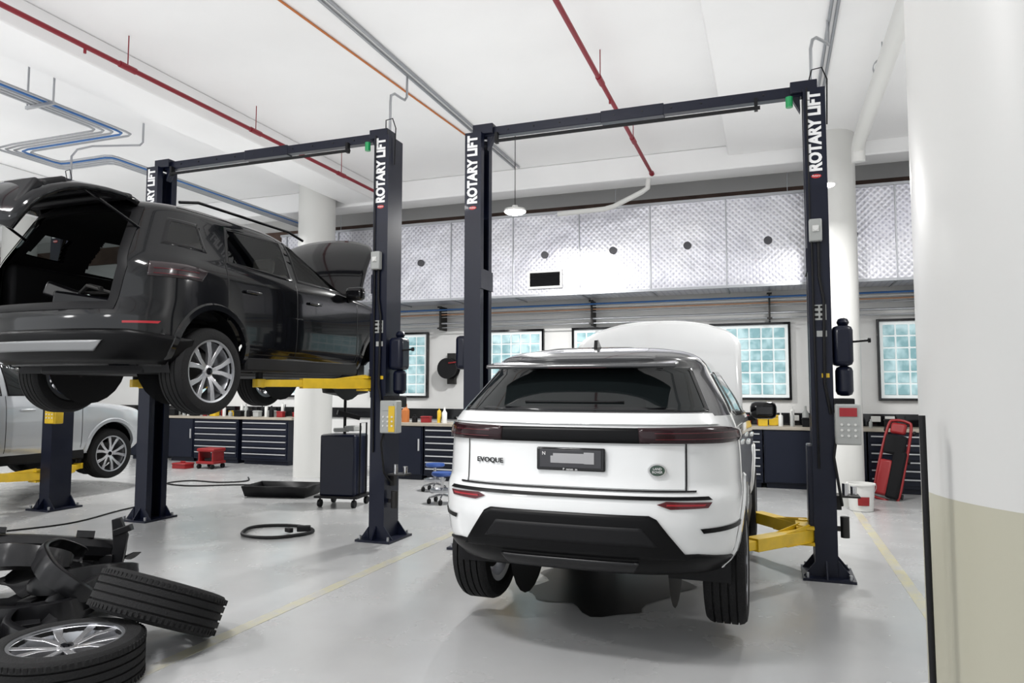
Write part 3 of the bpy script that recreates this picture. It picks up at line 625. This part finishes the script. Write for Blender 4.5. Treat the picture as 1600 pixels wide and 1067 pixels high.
    if gear:
        X=M().bc((1.77,-.2,1.27),(.19,.12,.33)).obj('control_box',GREYP if gear==2 else YEL,L,bev=.012)
        M().bc((1.77,-.263,1.37),(.13,.008,.07)).obj('display',REFL if cx>-3 else GREYP,X)
        m=M()
        for i in range(3):
            for j in range(3): m.cyl((1.72+i*.05,-.258,1.27-j*.045),(1.72+i*.05,-.27,1.27-j*.045),.010,n=10)
        m.obj('button',WHP,X,split=True)
        if cx<-3: M().bc((1.815,-.265,1.25),(.07,.006,.26)).obj('warning_panel',YEL,X)
    if gear==2:
        C=M().bc((xm-.02,-.185,2.89),(.10,.07,.19)).obj('isolator_box',GREYP,L,bev=.01)
        M().bc((xm-.02,-.225,2.90),(.05,.015,.05)).cyl((xm-.02,-.22,2.9),(xm-.02,-.24,2.9),.02).obj('switch_knob',WHP,C)
        for pts,r_ in (([(xm-.0,-.17,2.8),(xm-.0,-.17,2.5),(xm+.03,-.17,2.3),(xm+.02,-.17,1.6),(xm+.06,-.17,1.35)],.012),([(xm-.05,-.17,2.8),(xm-.05,-.165,2.2),(xm-.04,-.165,.9)],.009),([(xm-.06,-.165,H),(xm-.06,-.165,2.98)],.006)): M().tube(pts,r_).obj('wiring_conduit',BLACK,L)
        M().bc((1.76,-.02,1.92),(.16,.2,.34)).cyl((1.77,-.02,1.5),(1.77,-.02,1.75),.07).cyl((1.77,-.02,2.08),(1.77,-.02,2.16),.05).obj('motor',NAVY,L,bev=.04)
        M().bc((1.75,-.08,1.42),(.16,.22,.12)).obj('hydraulic_pump',BLACK,L,bev=.01)
        M().tube([(1.80,-.08,1.95),(1.95,-.1,1.96)],.01).cyl((1.95,-.1,1.96),(1.97,-.1,1.96),.02).obj('release_lever',BLACK,L)
        M().tube([(1.72,-.1,1.38),(1.66,-.2,1.0),(1.70,-.2,.7),(1.72,-.1,.6)],.012).obj('hydraulic_hose',BLACK,L)
        S_=M().bc((xm,-.152,2.2),(.10,.003,.13)).bc((xm+.01,-.152,2.02),(.08,.003,.05)).obj('warning_sticker',GREYP,L)
        m=M()
        for k in range(6): m.bc((xm-.03+(k%2)*.05,-.1545,2.245-(k//2)*.042),(.035,.002,.02))
        m.obj('sticker_print',BLACK,S_)
        M().bc((xm+.03,-.152,1.67),(.06,.003,.035)).obj('yellow_sticker',YEL,L)
        R=M().box(1.67,1.86,-.09,.09,.66,.675).box(1.67,1.72,-.03,.03,.55,.66).obj('adapter_rack',UNDER,L)
        for p,r_,h in(((1.75,-.05,.675),.025,.10),((1.82,.03,.675),.025,.07)): M().cyl(p,(p[0],p[1],p[2]+h),r_).obj('height_adapter',CHR,R)
        M().cyl((1.74,-.05,.33),(1.74,-.05,.50),.035).box(1.67,1.73,-.06,-.04,.38,.42).obj('height_adapter',UNDER,R)
    if left_cover: M().bc((-1.73,-.02,1.92),(.13,.18,.34)).obj('side_cover',NAVY,L,bev=.04)
lift(-1.19,6.62,.34,'navy two-post car lift with yellow arms holding the white car',2,True,4.14,3.755)
lift(-5.42,6.62,1.60,'navy two-post lift with yellow arms raising the dark car',2,False,4.24,3.86)
lift(-10.35,6.75,.42,'navy two-post lift with yellow arms under the silver car',1,False,4.24,3.86)
drop(.39,6.62,4.14,5.13,.2);drop(-3.83,6.62,4.24,5.29,-.17);drop(-8.76,6.75,4.24,5.29,.5)
# ---------------- benches
def cabinet(x,y,w,kind,nd=6,g='navy tool cabinets',d=.6,h=.92):
    e=empty('tool_cabinet','navy steel tool cabinet with '+('drawers and light handles' if kind=='d' else 'a plain door')+' under the worktop','cabinet',(x,y,0),group=g)
    M().box(0,w,0,d,.08,h).box(.03,w-.03,.05,d-.02,0,.08).obj('body',NAVY2,e,bev=.004)
    if kind=='d':
        hh=(h-.16)/nd
        for k in range(nd):
            z=.12+k*hh
            f=M().box(.02,w-.02,-.02,0,z+.006,z+hh-.006).obj('drawer',NAVY2,e,bev=.003)
            M().box(.04,w-.04,-.04,-.02,z+hh-.038,z+hh-.020).obj('handle',HANDLE,f)
    else:
        f=M().box(.02,w-.02,-.02,0,.1,h-.02).obj('door',NAVY2,e,bev=.003)
        M().box(w-.07,w-.05,-.045,-.02,.5,.7).obj('handle',HANDLE,f)
def worktop(x0,x1,y0,y1,z=.92,l='long light laminate worktop on top of the navy cabinets'): M().box(x0,x1,y0,y1,z,z+.05).obj('worktop',WORK,bev=.004,label=l,cat='worktop')
for x,k in((-13.4,'s'),(-12.3,'s'),(-11.6,'d'),(-10.35,'d')): cabinet(x,12.05,.68 if k=='s' else 1.15,k)
worktop(-13.4,-9.1,12.02,12.66)
for x,w,k in((-.9,.75,'d'),(-.13,.85,'s'),(.74,.6,'s'),(1.36,1.2,'d'),(2.58,1.2,'d'),(-2.4,.7,'s'),(-1.68,.76,'d'),(-4.7,1.1,'d'),(-3.55,1.1,'s')): cabinet(x,12.05,w,k)
worktop(-4.75,3.8,12.02,12.66)
cabinet(-6.25,11.0,.62,'s');cabinet(-5.6,11.0,.75,'d',7);worktop(-6.28,-4.82,10.97,11.62,.92,'short light laminate worktop on the freestanding navy cabinets')
nm_={id(WHP):'white',id(REDP):'red',id(DBLUE):'blue',id(YEL):'yellow',id(BLACK):'black',id(GREYP):'grey',id(ORG):'orange'}
def bottle(x,y,z,h,r,m,lab):
    M().lathe([(0,0),(r,0),(r,h*.65),(r*.4,h*.8),(r*.35,h),(0,h)],16).obj('bottle',m,loc=(x,y,z),label=lab,cat='bottle')
def crate(x,y,z,s,m,lab,h=.5):
    M().box(-s/2,s/2,-s/3,s/3,0,s*h).box(-s/2-.01,s/2+.01,-s/3-.01,s/3+.01,s*h*.8,s*h*.92).obj('storage_box',m,loc=(x,y,z),rot=(0,0,random.uniform(-8,8)),bev=.008,label=lab,cat='box')
cols=[WHP,BLACK,GREYP,BLACK,YEL,GREYP,BLACK,WHP,REDP]
def clutter(x0,x1,y,where,tall=1):
    x=x0;i=int(abs(x0*7))
    while x<x1:
        i+=1;m=cols[(i*5)%9];w=random.choice([.05,.06,.09,.12]);k=i%5
        if k in(0,2): bottle(x+w/2,y+.03*(i%3),.97,random.uniform(.12,.28)*tall,min(w/2,.05),m,nm_[id(m)]+' plastic bottle standing on the '+where);x+=max(w,.09)+.02
        elif k in(1,3): crate(x+.11,y+.03,.97,random.uniform(.14,.19),m,nm_[id(m)]+' plastic storage box on the '+where,random.uniform(.5,.9)*tall);x+=.26
        else:
            r=.035;h=random.uniform(.16,.22)*tall
            M().lathe([(0,0),(r,0),(r,h),(r*.7,h+.015),(r*.3,h+.02),(r*.3,h+.05),(0,h+.05)],16).obj('spray_can',m,loc=(x+.04,y+.05,.97),label=nm_[id(m)]+' aerosol spray can standing on the '+where,cat='spray can');x+=.10
        x+=random.choice([.02,.05,.08])
clutter(-12.9,-9.3,12.15,'long worktop')
clutter(-12.8,-9.4,12.42,'long worktop',1.25)
clutter(-4.6,-2.5,12.2,'worktop along the wall')
clutter(-.75,.55,12.15,'worktop along the wall')
clutter(-.70,.55,12.42,'worktop along the wall',1.2)
clutter(1.4,2.7,12.2,'worktop along the wall')
bottle(-6.1,11.25,.97,.32,.07,ORG,'orange plastic bottle on the freestanding bench')
clutter(-5.95,-5.3,11.2,'freestanding bench')
e=empty('bench_vice','dark steel bench vice on the freestanding bench','vice',(-5.02,11.35,.97))
M().bc((0,0,.03),(.12,.16,.06)).bc((0,.05,.12),(.10,.07,.14)).bc((0,-.06,.12),(.10,.05,.14)).cyl((0,-.16,.10),(0,.1,.10),.02).obj('body',BLACK,e,bev=.008)
M().tube([(-.07,-.15,.10),(.07,-.15,.10)],.007).obj('handle',CHR,e)
for x in(.35,1.75,1.55,-11.9): M().box(-.07,.07,-.02,0,-.045,.045).obj('power_outlet',WHP,loc=(x,12.66,1.09),bev=.006,label='white double power outlet on the black splashback',cat='power outlet')
e=empty('hose_reel','dark wall-mounted hose reel with red handle','hose reel',(-5.85,12.62,1.95))
M().cyl((0,-.20,0),(0,-.04,0),.17,n=24).cyl((0,-.22,0),(0,-.20,0),.20,n=24).cyl((0,-.04,0),(0,-.02,0),.20,n=24).obj('drum',BLACK,e)
M().box(-.08,.08,-.02,.085,-.3,.3).obj('wall_bracket',UNDER,e)
M().tube([(.05,-.24,.1),(.25,-.26,.12),(.27,-.26,.02)],.014).obj('handle',REDP,e)
# trolley with drain pan
e=empty('oil_drain_trolley','black oil drain trolley on castors with raised pan','trolley',(-5.42,8.3,0),(0,0,8))
M().box(-.25,.25,-.22,.22,.14,.95).obj('body',NAVY,e,bev=.03)
M().box(-.3,.3,-.26,.26,.12,.15).obj('base',BLACK,e)
for x in(-.24,.24):
    for y in(-.2,.2): M().cyl((x-.02,y,.05),(x+.02,y,.05),.05).cyl((x,y,.06),(x,y,.13),.012).obj('castor',BLACK,e)
M().tube([(.27,-.1,.12),(.27,-.1,1.1),(.27,.1,1.1),(.27,.1,.12)],.012).cyl((0,0,.95),(0,0,1.5),.02).bc((.05,0,1.2),(.3,.2,.06),(0,15,30)).obj('pole',BLACK,e)
M().lathe([(0,1.42),(.08,1.45),(.30,1.50),(.31,1.56),(.30,1.56),(.28,1.52),(0,1.46)],28).obj('drain_pan',BLACK,e)
M().bc((-.05,0,1.0),(.2,.15,.05),(0,0,30)).bc((.1,.05,1.02),(.15,.2,.07),(0,0,-10)).obj('tray_clutter',GREYP,e,bev=.01)
m=M();m.grid([[(-.48,-.3,.16),(.48,-.3,.16)],[(-.44,-.26,.01),(.44,-.26,.01)],[(-.44,.26,.01),(.44,.26,.01)],[(-.48,.3,.16),(.48,.3,.16)]])
m.grid([[(-.48,-.3,.16),(-.48,.3,.16)],[(-.44,-.26,.01),(-.44,.26,.01)]]).grid([[(.48,-.3,.16),(.48,.3,.16)],[(.44,-.26,.01),(.44,.26,.01)]])
m.obj('drip_tray',BLACK,loc=(-6.75,8.75,.0),rot=(0,0,12),solid=.012,label='shallow black rectangular drip tray on the floor',cat='tray')
pts=[(.38*math.cos(a)*(1+.08*math.sin(3*a)),.33*math.sin(a),.02) for a in [k*2*math.pi/40 for k in range(40)]]
e=empty('hose_loop','black rubber hose coiled in a loop on the floor','hose',(-5.05,6.45,0))
M().tube(pts,.018,8,True).obj('hose',BLACK,e)
M().bc((.28,.1,.05),(.14,.07,.06),(0,0,30)).bc((.15,.02,.04),(.1,.05,.05),(0,0,-20)).obj('connector',BLACK,e,bev=.01)
def smooth(pts,n=6):
    P=[Vector(p) for p in pts];P=[P[0]]+P+[P[-1]];o=[]
    for i in range(1,len(P)-2):
        for k in range(n):
            t=k/n;a,b,c,d=P[i-1:i+3];o.append(.5*((2*b)+(c-a)*t+(2*a-5*b+4*c-d)*t*t+(3*b-a-3*c+d)*t**3))
    return o+[P[-2]]
pipe('cable',smooth([(-6.2,9.2,.012),(-6.9,9.6,.012),(-8.0,9.4,.012),(-8.7,9.0,.012),(-9.3,9.1,.012),(-9.2,9.5,.012),(-8.6,9.5,.012),(-8.3,9.8,.012),(-8.6,10.2,.012)]),.011,BLACK,'black cable lying on the floor','cable')
pipe('cable',smooth([(-8.0,5.2,.01),(-7.6,6.0,.01),(-7.8,6.9,.01),(-7.9,7.6,.01)]),.009,BLACK,'thin black cable lying on the floor','cable')
e=empty('creeper_stool','red mechanic seat with black tray on castors','stool',(-10.35,11.2,0))
M().bc((0,0,.36),(.42,.34,.07)).obj('seat',REDP,e,bev=.02)
M().bc((0,0,.12),(.42,.34,.05)).box(-.18,-.15,-.15,.15,.12,.33).box(.15,.18,-.15,.15,.12,.33).obj('frame',REDP,e,bev=.005)
M().bc((.05,0,.17),(.25,.2,.06)).obj('tray',BLACK,e,bev=.01)
M().cyl((-.18,-.14,.045),(-.14,-.14,.045),.045).cyl((.14,-.14,.045),(.18,-.14,.045),.045).cyl((-.18,.14,.045),(-.14,.14,.045),.045).cyl((.14,.14,.045),(.18,.14,.045),.045).obj('castor',BLACK,e,split=True)
M().box(-.16,.16,-.12,.12,0,.11).box(-.17,.17,-.13,.13,.08,.10).box(-.06,.06,-.01,.01,.11,.14).obj('tool_box',REDP,loc=(-10.85,11.0,0),bev=.01,label='small red plastic tool box on the floor',cat='tool box')
def stool(x,y):
    e=empty('work_stool','low round stool with dark blue seat and castor base','stool',(x,y,0),group='low work stools')
    M().lathe([(0,.37),(.13,.37),(.15,.39),(.14,.42),(0,.43)],28).obj('seat',DBLUE,e)
    M().cyl((0,0,.1),(0,0,.37),.022).obj('post',CHR,e)
    for k in range(5):
        a=rad(72*k);M().tube([(0,0,.12),(.18*math.cos(a),.18*math.sin(a),.085)],.013).obj('leg',CHR,e);M().cyl((.18*math.cos(a)-.015,.18*math.sin(a),.035),(.18*math.cos(a)+.015,.18*math.sin(a),.035),.035).cyl((.18*math.cos(a),.18*math.sin(a),.035),(.18*math.cos(a),.18*math.sin(a),.085),.008,n=6).obj('castor',BLACK,e)
    M().lathe([(0,.16),(.16,.16),(.17,.19),(.16,.19),(.15,.17),(0,.17)],24).obj('tool_tray',STEEL,e)
stool(-4.25,8.9);stool(-4.85,9.9)
# bucket
e=empty('bucket','white plastic bucket with red label on the floor','bucket',(1.06,10.28,0))
M().lathe([(0,.005),(.14,.005),(.165,.33),(.175,.33),(.175,.35),(.155,.35),(.13,.02),(0,.02)],32).obj('body',WHP,e)
M().grid([[((.149+.025*z/.33)*math.sin(a),-(.149+.025*z/.33)*math.cos(a),z) for z in(.08,.14,.19)] for a in [rad(-20+5*k) for k in range(11)]]).obj('label_band',REDP,e)
M().tube([(.18*math.cos(a),-.12*math.sin(a),.33-.14*math.sin(a)) for a in [math.pi*k/12 for k in range(13)]],.004).obj('handle',STEEL,e)
# creeper leaning
e=empty('mechanic_creeper','dark red and black padded mechanic creeper leaning against cabinets','creeper',(1.47,11.35,.02),(-16,8,-24))
M().tube(smooth([(-.16,.02,.0),(-.17,.02,.5),(-.15,.02,1.05),(-.08,.02,1.14),(.08,.02,1.14),(.15,.02,1.05),(.17,.02,.5),(.16,.02,.0),(0,.02,-.01),(-.16,.02,.0)],5),.02,10).obj('frame',REDP,e)
for x0,x1,z0,z1,mm in((-.15,.02,.04,.55,REDP),(.0,.17,.02,.70,SEATB),(-.14,.14,.64,.92,SEATB),(-.10,.10,.94,1.10,REDP)): M().box(x0,x1,-.06,.03,z0,z1).obj('pad',mm,e,bev=.03)
m=M()
for x in(-.19,.19):
    for z in(.08,.58,1.0): m.cyl((x-.015,.07,z),(x+.015,.07,z),.035)
m.obj('castor',BLACK,e,split=True)
# stain
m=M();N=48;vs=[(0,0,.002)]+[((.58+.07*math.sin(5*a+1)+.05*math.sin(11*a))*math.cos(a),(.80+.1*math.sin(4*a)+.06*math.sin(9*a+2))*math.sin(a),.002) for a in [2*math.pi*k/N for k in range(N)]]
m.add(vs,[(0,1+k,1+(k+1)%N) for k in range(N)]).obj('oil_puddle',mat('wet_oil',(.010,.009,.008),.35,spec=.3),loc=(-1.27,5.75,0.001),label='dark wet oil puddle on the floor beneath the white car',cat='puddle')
# wheels on floor
wheel(None,(-3.50,2.80,.125),top='loose car wheel with silver alloy rim lying flat on the floor',normal=(0,0,1))
wheel(None,(-3.50,3.40,.262),top='loose car tyre leaning tilted on the wheel beneath',normal=(.08,.43,.90))
# plastic trims pile
def strip(x,y,z,rot,lab,r,w,a0,a1,flare=.06,nm='wheel_arch_liner'):
    rows=[];N=48
    for k in range(N+1):
        t=k/N;a=rad(a0+(a1-a0)*t);rr=r*(1+.012*math.sin(k*.55));st=.010*(1 if (k//5)%2 else 0);e_=math.sin(math.pi*t)**.4
        W_=w*(.45+.55*e_)
        rows.append([((rr-flare)*math.cos(a),-W_,(rr-flare)*math.sin(a)),(rr*math.cos(a),-W_*.85,rr*math.sin(a)),((rr+st)*math.cos(a),-W_*.4,(rr+st)*math.sin(a)),((rr+st)*math.cos(a),W_*.4,(rr+st)*math.sin(a)),(rr*math.cos(a),W_*.9,rr*math.sin(a)),((rr-flare*.5)*math.cos(a),W_,(rr-flare*.5)*math.sin(a))])
    M().grid(rows).obj(nm,BLACKG,loc=(x,y,z),rot=rot,solid=.005,label=lab,cat='car part')
strip(-4.70,3.50,.10,(90,0,30),'black plastic wheel arch liner lying flat on the floor',.38,.09,-20,190)
strip(-4.62,3.60,.12,(84,6,150),'black plastic wheel arch liner nested inside another liner',.27,.10,-10,200,.09)
strip(-4.80,3.95,.13,(80,10,95),'black plastic wheel arch liner lying under other trim',.36,.10,0,200)
strip(-5.00,3.70,.27,(66,-8,10),'black plastic wheel arch liner on top of other trim',.40,.09,10,190)
strip(-4.55,3.75,.26,(58,12,-40),'black plastic arch liner resting across the trim pile',.33,.08,-10,180)
strip(-4.25,3.30,.08,(86,4,-60),'black plastic arch liner beside the loose wheels',.26,.08,0,190,.08)
strip(-5.2,3.9,.04,(20,-15,20),'curved black plastic trim piece standing in the pile',.36,.08,10,170)
# undertrays and bent sheets filling the pile
def tray(x,y,z,rot,w,l,lab):
    rows=[]
    for i in range(13):
        t=-1+i/6;rows.append([(l*t*.5,w*s*.5*(1-.15*abs(t)),.03*math.sin(5*t+3*s)+.05*abs(s)**3+.02*((i//2)%2)) for s in [-1+2*j/10 for j in range(11)]])
    M().grid(rows).bc((l*.2,0,.03),(.12,.10,.05),(0,0,20)).bc((-l*.2,w*.1,.03),(.10,.16,.05),(0,0,-15)).obj('engine_undertray',BLACK,loc=(x,y,z),rot=rot,solid=.006,bev=.003,label=lab,cat='car part')
tray(-4.65,3.65,.05,(0,0,35),.55,.95,'black plastic engine undertray lying flat beneath the trim pile')
tray(-5.05,4.05,.16,(8,-6,80),.50,.85,'black plastic undertray lying tilted in the trim pile')
tray(-4.30,3.15,.04,(0,3,-20),.35,.55,'small black plastic undertray next to the loose wheels')
rows=[]
for k in range(31):
    t=-1+2*k/30;rows.append([(.6*t,.20*t*t+.06,-.03),(.6*t,.20*t*t-.03,.0),(.6*t,.20*t*t-.06,.06),(.6*t,.20*t*t-.03,.12),(.6*t,.20*t*t+.05,.14)])
M().grid(rows).bc((.3,.05,.15),(.12,.06,.05)).bc((-.3,.0,.15),(.2,.06,.04)).obj('bumper_cover',BLACKG,loc=(-5.05,3.75,.36),rot=(-18,8,50),solid=.01,label='black plastic bumper trim lying on the pile',cat='car part')
M().prism([(-.05,0),(.06,.0),(.11,.28),(.05,.42),(-.02,.40),(.0,.2)],-.015,.015,lambda a,b_,c:(a,c,b_)).bc((.07,0,.32),(.14,.05,.05),(0,-20,0)).bc((-.04,0,.1),(.1,.08,.08)).obj('bracket_panel',BLACKG,loc=(-4.80,4.2,.14),rot=(0,0,20),bev=.006,label='black plastic bracket sticking up from the pile',cat='car part')
# ---------------- world, camera
w=bpy.data.worlds.new('World');SC.world=w;w.use_nodes=True;w.node_tree.nodes['Background'].inputs[0].default_value=(.95,.975,1,1);w.node_tree.nodes['Background'].inputs[1].default_value=1.3
cam=bpy.data.cameras.new('Camera');co=bpy.data.objects.new('Camera',cam);COL.objects.link(co);SC.camera=co
cam.sensor_width=36;cam.lens=25;cam.clip_start=.05
co.matrix_world=Matrix.Translation((0,0,1.55))@Matrix.Rotation(rad(20),4,'Z')@Matrix.Rotation(rad(93.85),4,'X')@Matrix.Rotation(rad(.1),4,'Z')
SC.view_settings.view_transform='Standard'
